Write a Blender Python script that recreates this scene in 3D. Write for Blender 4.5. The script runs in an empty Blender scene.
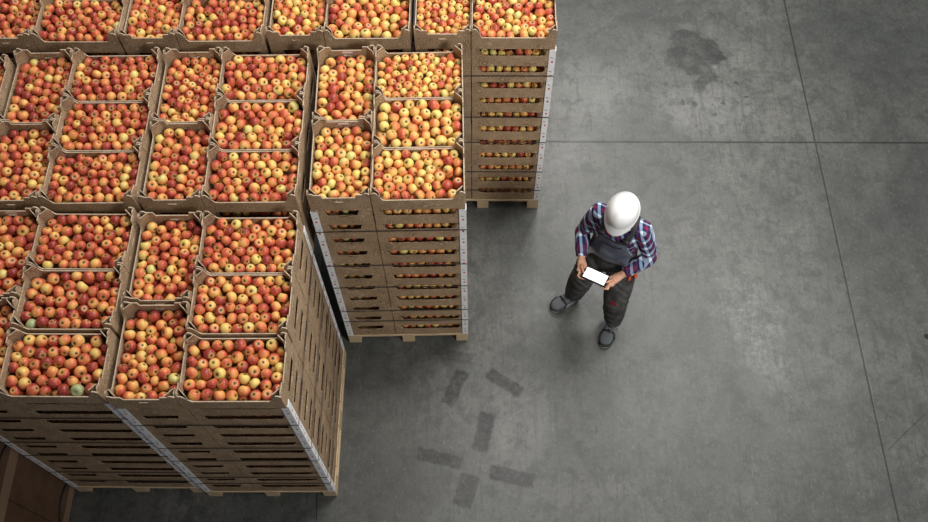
import bpy, bmesh, math, random
import numpy as np
from mathutils import Vector, Matrix
from mathutils.bvhtree import BVHTree

random.seed(7)
rng = np.random.default_rng(11)
scene = bpy.context.scene
col = scene.collection

# ------------------------------------------------------------------ materials
def new_mat(name, color=(0.5, 0.5, 0.5), rough=0.6, metal=0.0, spec=0.5, coat=0.0):
    m = bpy.data.materials.new(name); m.use_nodes = True
    b = m.node_tree.nodes['Principled BSDF']
    b.inputs['Base Color'].default_value = (*color, 1)
    b.inputs['Roughness'].default_value = rough
    b.inputs['Metallic'].default_value = metal
    b.inputs['Specular IOR Level'].default_value = spec
    b.inputs['Coat Weight'].default_value = coat
    return m

class NT:
    """tiny helper for shader node maths"""
    def __init__(s, m): s.m = m; s.t = m.node_tree; s.b = s.t.nodes['Principled BSDF']
    def n(s, ty, **kw):
        nd = s.t.nodes.new(ty)
        for k, v in kw.items(): setattr(nd, k, v)
        return nd
    def put(s, sock, v):
        if isinstance(v, bpy.types.NodeSocket): s.t.links.new(v, sock)
        elif isinstance(v, (tuple, list)) and len(v) == 3 and sock.type == 'RGBA': sock.default_value = (*v, 1)
        else: sock.default_value = v
    def math(s, op, a, b=0.0, c=None, clamp=False):
        nd = s.n('ShaderNodeMath', operation=op, use_clamp=clamp)
        s.put(nd.inputs[0], a); s.put(nd.inputs[1], b)
        if c is not None: s.put(nd.inputs[2], c)
        return nd.outputs[0]
    def mix(s, f, a, b, blend='MIX'):
        nd = s.n('ShaderNodeMix', data_type='RGBA', blend_type=blend)
        s.put(nd.inputs[0], f); s.put(nd.inputs[6], a); s.put(nd.inputs[7], b)
        return nd.outputs[2]
    def noise(s, vec, scale, detail=4, rough=0.55, dist=0.0):
        nd = s.n('ShaderNodeTexNoise')
        if vec is not None: s.put(nd.inputs['Vector'], vec)
        nd.inputs['Scale'].default_value = scale; nd.inputs['Detail'].default_value = detail
        nd.inputs['Roughness'].default_value = rough; nd.inputs['Distortion'].default_value = dist
        return nd.outputs['Fac'], nd.outputs['Color']
    def ramp(s, f, lo, hi, a=0.0, b=1.0):
        nd = s.n('ShaderNodeMapRange', interpolation_type='SMOOTHSTEP')
        s.put(nd.inputs['Value'], f)
        nd.inputs['From Min'].default_value = lo; nd.inputs['From Max'].default_value = hi
        nd.inputs['To Min'].default_value = a; nd.inputs['To Max'].default_value = b
        return nd.outputs[0]
    def coords(s, kind='Object'):
        return s.n('ShaderNodeTexCoord').outputs[kind]
    def sep(s, v):
        nd = s.n('ShaderNodeSeparateXYZ'); s.put(nd.inputs[0], v); return nd.outputs
    def scalev(s, v, sc):
        nd = s.n('ShaderNodeMapping'); s.put(nd.inputs[0], v); nd.inputs['Scale'].default_value = sc; return nd.outputs[0]
    def bump(s, h, strength=0.3, dist=0.01):
        nd = s.n('ShaderNodeBump'); nd.inputs['Strength'].default_value = strength
        nd.inputs['Distance'].default_value = dist; s.put(nd.inputs['Height'], h)
        s.put(s.b.inputs['Normal'], nd.outputs[0])
    def color(s, v): s.put(s.b.inputs['Base Color'], v)

def mat_kraft(name, c1, c2, prints=True, rough=0.8):
    m = new_mat(name, c1, rough, spec=0.25); t = NT(m)
    geo = t.n('ShaderNodeNewGeometry').outputs['Position']
    f, _ = t.noise(geo, 9, 5, 0.6)
    c = t.mix(t.ramp(f, 0.3, 0.7), c1, c2)
    f2, _ = t.noise(t.scalev(geo, (3, 3, 30)), 22, 3, 0.6)
    c = t.mix(t.math('MULTIPLY', t.ramp(f2, 0.42, 0.68), 0.5), c, tuple(x * 0.6 for x in c1))
    if prints:   # pale line print of swirling rings on the board
        v = t.n('ShaderNodeTexVoronoi'); v.inputs['Scale'].default_value = 13
        t.put(v.inputs['Vector'], geo)
        rings = t.math('SINE', t.math('MULTIPLY', v.outputs['Distance'], 34.0))
        c = t.mix(t.math('MULTIPLY', t.ramp(rings, 0.3, 0.95), 0.42), c, tuple(min(1, x * 1.8) for x in c2))
    t.color(c)
    return m

M = {}
M['kraft'] = mat_kraft('kraft_board', (0.27, 0.180, 0.106), (0.42, 0.295, 0.185))
M['edge'] = mat_kraft('board_edge', (0.44, 0.33, 0.23), (0.60, 0.47, 0.34), False)
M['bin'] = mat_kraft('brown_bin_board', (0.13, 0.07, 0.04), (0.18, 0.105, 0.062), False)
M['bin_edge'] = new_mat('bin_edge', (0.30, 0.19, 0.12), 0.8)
M['paper'] = new_mat('white_slit_patch', (0.85, 0.78, 0.74), 0.7)
M['white_card'] = new_mat('white_card', (0.78, 0.78, 0.8), 0.6)
t = NT(M['white_card'])
f, _ = t.noise(t.coords(), 14, 4)
t.color(t.mix(t.ramp(f, 0.35, 0.7), (0.84, 0.84, 0.85), (0.95, 0.95, 0.95)))
M['red_print'] = new_mat('red_print', (0.55, 0.03, 0.03), 0.6)
M['black_print'] = new_mat('black_print', (0.03, 0.03, 0.035), 0.6)
M['strap'] = new_mat('dark_strap', (0.055, 0.045, 0.04), 0.45)
M['stem'] = new_mat('apple_stem', (0.055, 0.035, 0.015), 0.8)
# apples: colour comes with each fruit
M['apple'] = new_mat('apple_skin', (0.6, 0.2, 0.1), 0.36, spec=0.4)
t = NT(M['apple']); at = t.n('ShaderNodeAttribute', attribute_name='Col')
geo = t.n('ShaderNodeNewGeometry').outputs['Position']
f, _ = t.noise(geo, 120, 3, 0.6)
t.color(t.mix(t.math('MULTIPLY', t.ramp(f, 0.52, 0.75), 0.35), at.outputs['Color'], (0.85, 0.55, 0.2)))
# pine
M['pine'] = new_mat('pine_wood', (0.62, 0.47, 0.3), 0.7, spec=0.3)
t = NT(M['pine'])
f, _ = t.noise(t.scalev(t.coords(), (4, 30, 60)), 3, 4)
t.color(t.mix(f, (0.50, 0.36, 0.2), (0.74, 0.58, 0.38)))
# concrete floor ------------------------------------------------------------
M['floor'] = new_mat('polished_concrete', (0.2, 0.2, 0.2), 0.45, spec=0.4)
t = NT(M['floor'])
P = t.scalev(t.n('ShaderNodeNewGeometry').outputs['Position'], (1 / .99, 1 / .99, 1))
n1, nc1 = t.noise(P, 0.55, 6, 0.6, 0.4)
n2, _ = t.noise(P, 2.6, 8, 0.68, 0.6)
n3, _ = t.noise(P, 22, 6, 0.7)
n4, _ = t.noise(P, 90, 3, 0.6)
nst, _ = t.noise(t.scalev(P, (1.0, 0.12, 1)), 9, 5, 0.6)
c = t.mix(t.ramp(n1, 0.25, 0.75), (0.090, 0.095, 0.091), (0.185, 0.184, 0.176))
c = t.mix(t.ramp(n2, 0.3, 0.72), t.mix(0.5, c, (0.06, 0.063, 0.061)), c)
c = t.mix(t.math('MULTIPLY', t.ramp(n3, 0.46, 0.7), 0.5), c, (0.07, 0.072, 0.07))
c = t.mix(t.math('MULTIPLY', t.ramp(n4, 0.52, 0.75), 0.35), c, (0.26, 0.26, 0.25))
c = t.mix(t.math('MULTIPLY', t.ramp(nst, 0.55, 0.8), 0.22), c, (0.11, 0.11, 0.108))
# paler and darker patches, painted lamp shine among them
xyz = t.sep(P)
def gauss(cx, cy, sx, sy, ang=0, warp=0.25):
    x = t.math('ADD', t.math('SUBTRACT', xyz[0], cx), t.math('MULTIPLY', t.math('SUBTRACT', n2, 0.5), warp * 2))
    y = t.math('ADD', t.math('SUBTRACT', xyz[1], cy), t.math('MULTIPLY', t.math('SUBTRACT', n1, 0.5), warp * 2))
    ca, sa = math.cos(ang), math.sin(ang)
    u = t.math('ADD', t.math('MULTIPLY', x, ca), t.math('MULTIPLY', y, sa))
    v = t.math('SUBTRACT', t.math('MULTIPLY', y, ca), t.math('MULTIPLY', x, sa))
    u = t.math('DIVIDE', u, sx); v = t.math('DIVIDE', v, sy)
    r2 = t.math('ADD', t.math('MULTIPLY', u, u), t.math('MULTIPLY', v, v))
    return r2, t.ramp(r2, 0.0, 1.6, 1.0, 0.0)
def scale_f(f, k): return t.math('MULTIPLY', f, k)
_, g = gauss(2.42, 3.2, 0.3, 0.62, 0.1, 0.6); c = t.mix(scale_f(t.math('MULTIPLY', g, t.ramp(n3, 0.35, 0.7)), 0.4), c, (0.34, 0.34, 0.335))  # shine of a ceiling lamp painted into the floor colour, broken by noise
_, g = gauss(1.15, 5.75, 0.45, 0.4); c = t.mix(scale_f(g, 0.25), c, (0.32, 0.32, 0.31))  # soft reflection of the far lamp, also painted into the colour
_, g = gauss(0.42, 2.45, 0.22, 0.45); c = t.mix(scale_f(g, 0.2), c, (0.24, 0.24, 0.235))
_, g = gauss(2.3, 5.55, 0.5, 0.3); c = t.mix(scale_f(g, 0.25), c, (0.3, 0.3, 0.3))
_, g = gauss(4.0, 4.6, 0.75, 2.2, -0.1, 0.8); c = t.mix(scale_f(g, 0.45), c, (0.07, 0.073, 0.07))
_, g = gauss(-0.75, 2.0, 0.5, 0.8, 0.2, 0.6); c = t.mix(scale_f(g, 0.4), c, (0.075, 0.07, 0.062))
mot, _ = t.noise(P, 6.5, 9, 0.75, 0.3)
c = t.mix(scale_f(t.ramp(mot, 0.46, 0.62), 0.5), c, (0.06, 0.062, 0.06))
str2, _ = t.noise(t.scalev(P, (14, 1.1, 1)), 1.6, 6, 0.7)
c = t.mix(scale_f(t.ramp(str2, 0.5, 0.66), 0.45), c, (0.072, 0.074, 0.072))
# wet spill
r2, _ = gauss(2.22, 6.33, 0.34, 0.27, 0.3, 0.55)
spill = t.ramp(r2, 0.55, 0.95, 1.0, 0.0)
r2b, _ = gauss(2.33, 5.98, 0.10, 0.25, -0.5, 0.22)
spill2 = t.ramp(r2b, 0.4, 1.0, 1.0, 0.0)
r2c, _ = gauss(2.15, 5.85, 0.75, 0.45, -0.2, 0.3)
drops = t.math('MULTIPLY', t.ramp(r2c, 0.3, 1.2, 1.0, 0.0), t.ramp(t.noise(P, 9, 3, 0.5)[0], 0.62, 0.66))
spm = t.math('MAXIMUM', t.math('MAXIMUM', spill, spill2), drops)
c = t.mix(scale_f(t.math('MULTIPLY', spm, t.ramp(mot, 0.3, 0.55, 0.55, 1.0)), 0.52), c, (0.045, 0.046, 0.047))
r2d, _ = gauss(3.90, 3.13, 0.03, 0.03, 0, 0.05)
c = t.mix(t.ramp(r2d, 0.4, 1.0, 0.9, 0.0), c, (0.01, 0.01, 0.01))
# dark scrubbed tyre marks
_, wc = t.noise(P, 16, 3, 0.6)
wv = t.sep(wc)
rub = None
def rectmark(cx, cy, hw, hh, deg):
    a = math.radians(deg); ca, sa = math.cos(a), math.sin(a)
    x = t.math('ADD', t.math('SUBTRACT', xyz[0], cx), t.math('MULTIPLY', t.math('SUBTRACT', wv[0], 0.5), 0.06))
    y = t.math('ADD', t.math('SUBTRACT', xyz[1], cy), t.math('MULTIPLY', t.math('SUBTRACT', wv[1], 0.5), 0.06))
    u = t.math('ABSOLUTE', t.math('ADD', t.math('MULTIPLY', x, ca), t.math('MULTIPLY', y, sa)))
    v = t.math('ABSOLUTE', t.math('SUBTRACT', t.math('MULTIPLY', y, ca), t.math('MULTIPLY', x, sa)))
    return t.math('MULTIPLY', t.ramp(u, hw - 0.02, hw + 0.012, 1.0, 0.0), t.ramp(v, hh - 0.015, hh + 0.01, 1.0, 0.0))
for (cx, cy, hw, hh, deg, k) in MARKS if 'MARKS' in globals() else [
        (-0.15, 2.665, 0.165, 0.06, 66, .8), (0.265, 2.705, 0.17, 0.055, -33, .85), (0.085, 2.28, 0.165, 0.065, 76, 1),
        (-0.27, 2.06, 0.19, 0.055, -12, .8), (0.31, 1.91, 0.185, 0.062, -13, .9), (-0.06, 1.80, 0.135, 0.08, 74, .7),
        (-0.12, 2.94, 0.12, 0.05, -10, .4)]:
    r = scale_f(rectmark(cx, cy, hw, hh, deg), k)
    rub = r if rub is None else t.math('MAXIMUM', rub, r)
rub = t.math('MULTIPLY', rub, t.ramp(n3, 0.35, 0.6, 0.55, 1.0))
c = t.mix(scale_f(rub, 0.95), c, (0.022, 0.023, 0.022))
# small dark specks and chips
sv = t.n('ShaderNodeTexVoronoi'); sv.inputs['Scale'].default_value = 5.5; t.put(sv.inputs['Vector'], P)
sp = t.math('MULTIPLY', t.ramp(sv.outputs['Distance'], 0.02, 0.06, 1.0, 0.0), t.ramp(n1, 0.4, 0.6))
c = t.mix(scale_f(sp, 0.7), c, (0.045, 0.045, 0.045))
sv2 = t.n('ShaderNodeTexVoronoi'); sv2.inputs['Scale'].default_value = 34; t.put(sv2.inputs['Vector'], t.scalev(P, (1, .6, 1)))
sp2 = t.math('MULTIPLY', t.ramp(sv2.outputs['Distance'], 0.10, 0.24, 1.0, 0.0), t.ramp(t.noise(P, 3.2, 4, 0.6)[0], 0.5, 0.62))
c = t.mix(scale_f(sp2, 0.6), c, (0.045, 0.046, 0.045))
pit, _ = t.noise(t.scalev(P, (1, .45, 1)), 48, 4, 0.75)
c = t.mix(scale_f(t.ramp(pit, 0.57, 0.68), 0.5), c, (0.05, 0.052, 0.05))
c = t.mix(scale_f(t.ramp(pit, 0.43, 0.32), 0.35), c, (0.24, 0.24, 0.23))
# saw-cut joints in the slab
jt = None
def joint(ax, ay, bx, by, w, inf=True):
    d = Vector((bx - ax, by - ay)); L = d.length; d /= L
    x = t.math('SUBTRACT', xyz[0], ax); y = t.math('SUBTRACT', xyz[1], ay)
    v = t.math('ABSOLUTE', t.math('ADD', t.math('MULTIPLY', x, -d.y), t.math('MULTIPLY', y, d.x)))
    f = t.ramp(v, w * 0.5, w * 1.3, 1.0, 0.0)
    if not inf:
        u = t.math('ADD', t.math('MULTIPLY', x, d.x), t.math('MULTIPLY', y, d.y))
        f = t.math('MULTIPLY', f, t.math('MULTIPLY', t.ramp(u, 0, 0.02), t.ramp(u, L - 0.02, L, 1.0, 0.0)))
    return f
for a in [(0.742, 5.155, 4.344, 5.122, 0.011), (3.27, 6.895, 3.33, 1.555, 0.0085), (-1.25, 1.796, -1.235, 1.5, 0.005)]:
    j = joint(*a); jt = j if jt is None else t.math('MAXIMUM', jt, j)
jt = t.math('MAXIMUM', jt, scale_f(joint(3.74, 2.435, 3.36, 2.12, 0.005, False), 0.7))
c = t.mix(scale_f(jt, 0.7), c, (0.02, 0.02, 0.02))
gm = t.n('ShaderNodeGamma'); t.put(gm.inputs['Color'], c); gm.inputs['Gamma'].default_value = 1.45   # deeper mottling
c = t.mix(1.0, gm.outputs[0], (2.0, 2.0, 1.97), 'MULTIPLY')
t.color(c)
rg = t.ramp(n2, 0.3, 0.7, 0.36, 0.46)
rg = t.math('SUBTRACT', rg, scale_f(spm, 0.12))
t.put(t.b.inputs['Roughness'], rg)
t.bump(t.math('SUBTRACT', t.math('MULTIPLY', n3, 0.3), jt), 0.1, 0.01)

# person materials
def mat_cloth(name, a, b, scale=140, rough=0.9):
    m = new_mat(name, a, rough, spec=0.2); t = NT(m)
    f, _ = t.noise(t.coords(), scale, 3); f2, _ = t.noise(t.coords(), 9, 3)
    t.color(t.mix(t.ramp(t.math('ADD', t.math('MULTIPLY', f, 0.4), t.math('MULTIPLY', f2, 0.6)), 0.38, 0.62), a, b))
    t.bump(f2, 0.5, 0.02)
    return m
M['bib'] = mat_cloth('navy_grey_cloth', (0.065, 0.071, 0.098), (0.135, 0.142, 0.180))
M['trouser'] = mat_cloth('charcoal_cloth', (0.042, 0.041, 0.041), (0.10, 0.098, 0.096))
M['webbing'] = new_mat('dark_webbing', (0.028, 0.03, 0.032), 0.8)
M['skin'] = new_mat('skin', (0.56, 0.29, 0.19), 0.5)
M['hair'] = new_mat('grey_hair', (0.2, 0.17, 0.14), 0.9)
M['hat'] = new_mat('white_hard_hat', (0.88, 0.88, 0.88), 0.25, coat=0.3)
M['shoe'] = new_mat('grey_suede', (0.10, 0.11, 0.12), 0.85)
M['black'] = new_mat('black_rubber', (0.012, 0.012, 0.013), 0.6)
M['sole'] = new_mat('grey_sole', (0.33, 0.34, 0.35), 0.7)
M['orange'] = new_mat('orange_trim', (0.65, 0.10, 0.03), 0.6)
M['redtrim'] = new_mat('red_stitching', (0.25, 0.02, 0.03), 0.7)
M['eye'] = new_mat('eye', (0.7, 0.7, 0.68), 0.2)
M['tablet'] = new_mat('black_plastic', (0.012, 0.012, 0.014), 0.3)
M['screen'] = new_mat('lit_screen', (0.9, 0.9, 0.92), 0.2)
b = M['screen'].node_tree.nodes['Principled BSDF']
b.inputs['Emission Color'].default_value = (0.95, 0.95, 1, 1); b.inputs['Emission Strength'].default_value = 0.75
M['plaid'] = new_mat('plaid_shirt_cloth', (0.05, 0.06, 0.15), 0.9, spec=0.2)
t = NT(M['plaid']); o = t.sep(t.coords())
u = t.math('ADD', o[0], t.math('MULTIPLY', t.math('ADD', o[1], o[2]), 0.4))
v = t.math('SUBTRACT', o[2], o[1])
def stripe(x, per, off, w):
    f = t.math('FRACT', t.math('ADD', t.math('DIVIDE', x, per), 20 + off))
    f = t.math('ABSOLUTE', t.math('SUBTRACT', f, 0.5))
    return t.ramp(f, w, w + 0.03, 1.0, 0.0)
per = 0.078
wu, wv_ = stripe(u, per, 0.0, 0.13), stripe(v, per, 0.0, 0.13)
ru, rv = stripe(u, per, 0.45, 0.07), stripe(v, per, 0.45, 0.07)
c = (0.016, 0.022, 0.075)
c = t.mix(scale_f(t.math('MAXIMUM', ru, rv), 0.42), c, (0.25, 0.02, 0.05))
c = t.mix(t.math('MULTIPLY', ru, rv), c, (0.34, 0.02, 0.04))
c = t.mix(scale_f(t.math('MAXIMUM', wu, wv_), 0.5), c, (0.42, 0.58, 0.78))
c = t.mix(t.math('MULTIPLY', wu, wv_), c, (0.80, 0.87, 0.93))
t.color(c)

# ------------------------------------------------------------------ helpers
def link_mesh(name, me, parent=None, mats=(), loc=None, rot=None):
    o = bpy.data.objects.new(name, me); col.objects.link(o)
    for m in mats:
        if m.name not in [x.name for x in me.materials if x]: me.materials.append(m)
    if parent: o.parent = parent
    if loc is not None: o.location = loc
    if rot is not None: o.rotation_euler = rot
    return o
def empty(name, loc=(0, 0, 0), rz=0.0):
    o = bpy.data.objects.new(name, None); col.objects.link(o)
    o.location = loc; o.rotation_euler = (0, 0, rz); o.empty_display_size = 0.1
    return o
def tag(o, label=None, cat=None, group=None, kind=None):
    if label: o['label'] = label
    if cat: o['category'] = cat
    if group: o['group'] = group
    if kind: o['kind'] = kind
    return o

class MB:
    def __init__(s): s.v = []; s.f = []; s.m = []; s.sm = []
    def add(s, vs, fs, mat=0, smooth=False):
        k = len(s.v); s.v += [tuple(p) for p in vs]
        for f in fs: s.f.append([i + k for i in f]); s.m.append(mat); s.sm.append(smooth)
    def box(s, x0, y0, z0, x1, y1, z1, mat=0, topmat=None):
        vs = [(x0, y0, z0), (x1, y0, z0), (x1, y1, z0), (x0, y1, z0), (x0, y0, z1), (x1, y0, z1), (x1, y1, z1), (x0, y1, z1)]
        s.add(vs, [(0, 3, 2, 1), (0, 1, 5, 4), (1, 2, 6, 5), (2, 3, 7, 6), (3, 0, 4, 7)], mat)
        s.add(vs[4:], [(0, 1, 2, 3)], mat if topmat is None else topmat)
    def hexa(s, b, tp, mat=0, topmat=None):
        s.add(list(b) + list(tp), [(0, 3, 2, 1), (0, 1, 5, 4), (1, 2, 6, 5), (2, 3, 7, 6), (3, 0, 4, 7)], mat)
        s.add(tp, [(0, 1, 2, 3)], mat if topmat is None else topmat)
    def tube(s, pts, rad, n=10, mat=0, smooth=True, flat=None):
        pts = [Vector(p) for p in pts]; rings = []
        up = Vector((0, 0, 1))
        for i, p in enumerate(pts):
            d = (pts[min(i + 1, len(pts) - 1)] - pts[max(i - 1, 0)]).normalized()
            a = d.cross(up)
            if a.length < 0.05: a = d.cross(Vector((0, 1, 0)))
            a.normalize(); b2 = d.cross(a).normalized()
            r = rad[i] if isinstance(rad, (list, tuple)) else rad
            ra, rb = r if isinstance(r, tuple) else (r, r)
            rings.append([p + a * math.cos(2 * math.pi * k / n) * ra + b2 * math.sin(2 * math.pi * k / n) * rb for k in range(n)])
        vs = [q for r in rings for q in r]; fs = []
        for i in range(len(rings) - 1):
            for k in range(n):
                fs.append((i * n + k, i * n + (k + 1) % n, (i + 1) * n + (k + 1) % n, (i + 1) * n + k))
        fs.append(tuple(range(n))[::-1]); fs.append(tuple((len(rings) - 1) * n + k for k in range(n)))
        s.add(vs, fs, mat, smooth)
    def loft(s, rings, mat=0, smooth=True, cap=True):
        n = len(rings[0]); vs = [q for r in rings for q in r]; fs = []
        for i in range(len(rings) - 1):
            for k in range(n): fs.append((i * n + k, i * n + (k + 1) % n, (i + 1) * n + (k + 1) % n, (i + 1) * n + k))
        if cap: fs.append(tuple(range(n))[::-1]); fs.append(tuple((len(rings) - 1) * n + k for k in range(n)))
        s.add(vs, fs, mat, smooth)
    def ball(s, c, r, mat=0, n=12):
        c = Vector(c); r = (r, r, r) if not isinstance(r, tuple) else r
        rings = []
        for i in range(1, n):
            a = math.pi * i / n
            rings.append([c + Vector((r[0] * math.sin(a) * math.cos(2 * math.pi * k / n), r[1] * math.sin(a) * math.sin(2 * math.pi * k / n), -r[2] * math.cos(a))) for k in range(n)])
        s.loft(rings, mat)
    def mesh(s, name, *mats):
        me = bpy.data.meshes.new(name); me.from_pydata(s.v, [], s.f)
        for m in mats: me.materials.append(m)
        me.polygons.foreach_set('material_index', s.m); me.polygons.foreach_set('use_smooth', s.sm)
        me.validate(); me.update(); return me
    def fixed(s, name, *mats):
        me = s.mesh(name, *mats); bm = bmesh.new(); bm.from_mesh(me)
        bmesh.ops.recalc_face_normals(bm, faces=bm.faces); bm.to_mesh(me); bm.free(); return me

def blob(mb, name, voxel, mat, smooth_it=6, factor=0.6):
    """union of overlapping closed shapes -> ONE continuous smooth surface"""
    me = mb.fixed(name)
    o = bpy.data.objects.new(name + '_tmp', me); col.objects.link(o)
    r = o.modifiers.new('r', 'REMESH'); r.mode = 'VOXEL'; r.voxel_size = voxel; r.use_smooth_shade = True
    sm = o.modifiers.new('s', 'SMOOTH'); sm.factor = factor; sm.iterations = smooth_it
    bpy.context.view_layer.update()
    dg = bpy.context.evaluated_depsgraph_get()
    out = bpy.data.meshes.new_from_object(o.evaluated_get(dg), depsgraph=dg)
    bpy.data.objects.remove(o); out.name = name; out.materials.clear(); out.materials.append(mat)
    for p in out.polygons: p.use_smooth = True
    return out

# ------------------------------------------------------------------ floor
mb = MB(); mb.box(-9, -4, -0.12, 11, 14, 0.0)
tag(link_mesh('floor', mb.mesh('floor', M['floor'])), kind='structure', label='grey polished concrete warehouse floor', )

# ------------------------------------------------------------------ crates
LAYER = 0.18656
T = 0.007
def panel(mb, a, b, inward, prof, hole=None, z0=0.0, th=T):
    """upright board from a to b (2D), thickness inward, prof = [(s,height)]"""
    a = Vector(a); b = Vector(b); d = b - a; L = d.length; d /= L; nrm = Vector(inward)
    pr = [(min(s_, L), h) for s_, h in prof]
    if hole:
        ex = []
        for hs in hole[:2]:
            for i in range(len(pr) - 1):
                if pr[i][0] < hs < pr[i + 1][0]:
                    k = (hs - pr[i][0]) / (pr[i + 1][0] - pr[i][0]); ex.append((hs, pr[i][1] + k * (pr[i + 1][1] - pr[i][1]))); break
        pr = sorted(pr + ex)
    def P3(s_, off, z): q = a + d * s_ + nrm * off; return (q.x, q.y, z)
    for (s0, h0), (s1, h1) in zip(pr[:-1], pr[1:]):
        segs = [(z0, z0, h0, h1)]
        if hole and s0 >= hole[0] - 1e-6 and s1 <= hole[1] + 1e-6:
            segs = [(z0, z0, hole[2], hole[2]), (hole[3], hole[3], h0, h1)]
        for (l0, l1, u0, u1) in segs:
            bt = [P3(s0, 0, l0), P3(s1, 0, l1), P3(s1, th, l1), P3(s0, th, l0)]
            tp = [P3(s0, 0, u0), P3(s1, 0, u1), P3(s1, th, u1), P3(s0, th, u0)]
            mb.hexa(bt, tp, 0, 1)
def long_prof(L, tabs):
    e = 0.015 if tabs else 0.0
    h = LAYER - 0.0005
    half = [(0, h), (0.014, h + e), (0.03, h + e), (0.04, h), (0.060, 0.142), (0.07, 0.122), (0.08, 0.114)]
    return half + [(L - s_, z) for s_, z in half[::-1]]
def short_prof(L, tabs):
    e = 0.015 if tabs else 0.0
    h = LAYER - 0.0005
    half = [(0, h), (0.014, h + e), (0.03, h + e), (0.045, h), (0.085, h), (0.094, 0.150), (0.102, 0.124 if not tabs else 0.152)]
    return half + [(L - s_, z) for s_, z in half[::-1]]
def crate_parts(w, d, tabs, T=T):
    """origin: outer front-left bottom corner; w along x, d along y"""
    parts = []
    th = T
    pw = long_prof if w > d else short_prof; pd = short_prof if w > d else long_prof
    hw = None if w > d else (w / 2 - 0.028, w / 2 + 0.028, 0.100, 0.112)
    hd = (d / 2 - 0.028, d / 2 + 0.028, 0.100, 0.112) if w > d else None
    m = MB(); panel(m, (0, 0), (w, 0), (0, 1), pw(w, tabs), hw, 0.0, th); parts.append(('long_side' if w > d else 'short_side', m))
    m = MB(); panel(m, (w, d), (0, d), (0, -1), pw(w, tabs), hw, 0.0, th); parts.append(('long_side' if w > d else 'short_side', m))
    m = MB(); panel(m, (0, d - T), (0, T), (1, 0), [(max(0, s_), z) for s_, z in pd(d - 2 * T, tabs)], hd, 0.0, th); parts.append(('short_side' if w > d else 'long_side', m))
    m = MB(); panel(m, (w, T), (w, d - T), (-1, 0), pd(d - 2 * T, tabs), hd, 0.0, th); parts.append(('short_side' if w > d else 'long_side', m))
    m = MB(); m.box(T, T, 0, w - T, d - T, 0.006); parts.append(('base', m))
    g = 0.062; r2 = math.sqrt(0.5)
    e = 0.008 if tabs else -0.002
    for (a, b, n) in [((g, T), (T, g), (-r2, -r2)), ((T, d - g), (g, d - T), (-r2, r2)), ((w - T, g), (w - g, T), (r2, -r2)), ((w - g, d - T), (w - T, d - g), (r2, r2))]:
        L = (Vector(a) - Vector(b)).length
        m = MB(); panel(m, a, b, n, [(0, LAYER - 0.03), (0.012, LAYER + e), (L - 0.012, LAYER + e), (L, LAYER - 0.03)], None, 0.006, 0.005)
        # folded top leaf running into the corner
        m2a = Vector(a); m2b = Vector(b)
        parts.append(('corner_gusset', m))
    return parts
W6, W4, GAP = 0.594, 0.394, 0.006
crate_kinds = {}
for kind_, (w, d) in {'wide': (W6, W4), 'deep': (W4, W6)}.items():
    top = [(n, m.mesh(n + '_' + kind_, M['kraft'], M['edge'])) for n, m in crate_parts(w, d, True)]
    allm = MB()
    for n, m in crate_parts(w, d, False, 0.003):
        k = len(allm.v); allm.v += m.v; allm.f += [[i + k for i in f] for f in m.f]; allm.m += m.m; allm.sm += m.sm
    crate_kinds[kind_] = (top, allm.mesh('crate_' + kind_, M['kraft'], M['kraft']))

# slots inside a stack: (name, kind, dx, dy)
SLOTS = {
    'front left': ('deep', 0.0, 0.0), 'back left': ('deep', 0.0, 0.6),
    'front right': ('wide', 0.4, 0.0), 'middle right': ('wide', 0.4, 0.4), 'back right': ('wide', 0.4, 0.8)}
STACKS = {
    'A': dict(p=(-2.078, 1.742), a=0.001, name="front row's right-hand stack", pallet='pine pallet under the right-hand stack of the front row', red=0.60),
    'B': dict(p=(-1.0441, 3.048), a=0.0166, name="middle row's rightmost stack", pallet='pine pallet under the rightmost stack of the middle row', red=0.37),
    'J': dict(p=(-0.4065, 4.3805), a=-0.0098, name="back row's rightmost stack", pallet='pine pallet under the rightmost stack of the back row', red=0.43),
    'F': dict(p=(-3.118, 1.78), a=-0.008, name="front row's left-hand stack", pallet='pine pallet under the left-hand stack of the front row', red=0.68),
    'E': dict(p=(-2.108, 3.04), a=0.007, name="middle row's second stack from right", red=0.6),
    'G': dict(p=(-3.136, 3.04), a=0.006, name="middle row's third stack from right", red=0.66),
    'H': dict(p=(-4.18, 2.99), a=0, name="middle row's leftmost stack", red=0.75),
    'I': dict(p=(-1.432, 4.3747), a=0.002, name="back row's second stack from right", red=0.43),
    'K': dict(p=(-2.457, 4.356), a=0.004, name="back row's third stack from right", red=0.58),
    'L': dict(p=(-3.47, 4.363), a=-0.006, name="back row's leftmost stack", red=0.66),
}
N = 12
def ordinal(n): return ['top', 'second', 'third', 'fourth', 'fifth', 'sixth', 'seventh', 'eighth', 'ninth', 'tenth', 'eleventh', 'bottom'][n]
def local_to_world(S, x, y):
    ca, sa = math.cos(S['a']), math.sin(S['a']); return S['p'][0] + ca * x - sa * y, S['p'][1] + sa * x + ca * y
Z0 = 0.144
crate_list = []      # (stack, slot, layer)
for k, S in STACKS.items():
    for slot, (kd, dx, dy) in SLOTS.items():
        for L in range(N):
            if k in 'ABJ': show = L == 0 or slot != 'back left'
            elif k == 'F': show = L == 0 or slot.startswith('front')
            else: show = L == 0 or (L < 4 and slot.startswith('front')) or (L < 2)
            if k == 'H' and slot.endswith('left'): show = False
            if show: crate_list.append((k, slot, L))
jr = random.Random(3)
top_empties = {}
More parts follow.
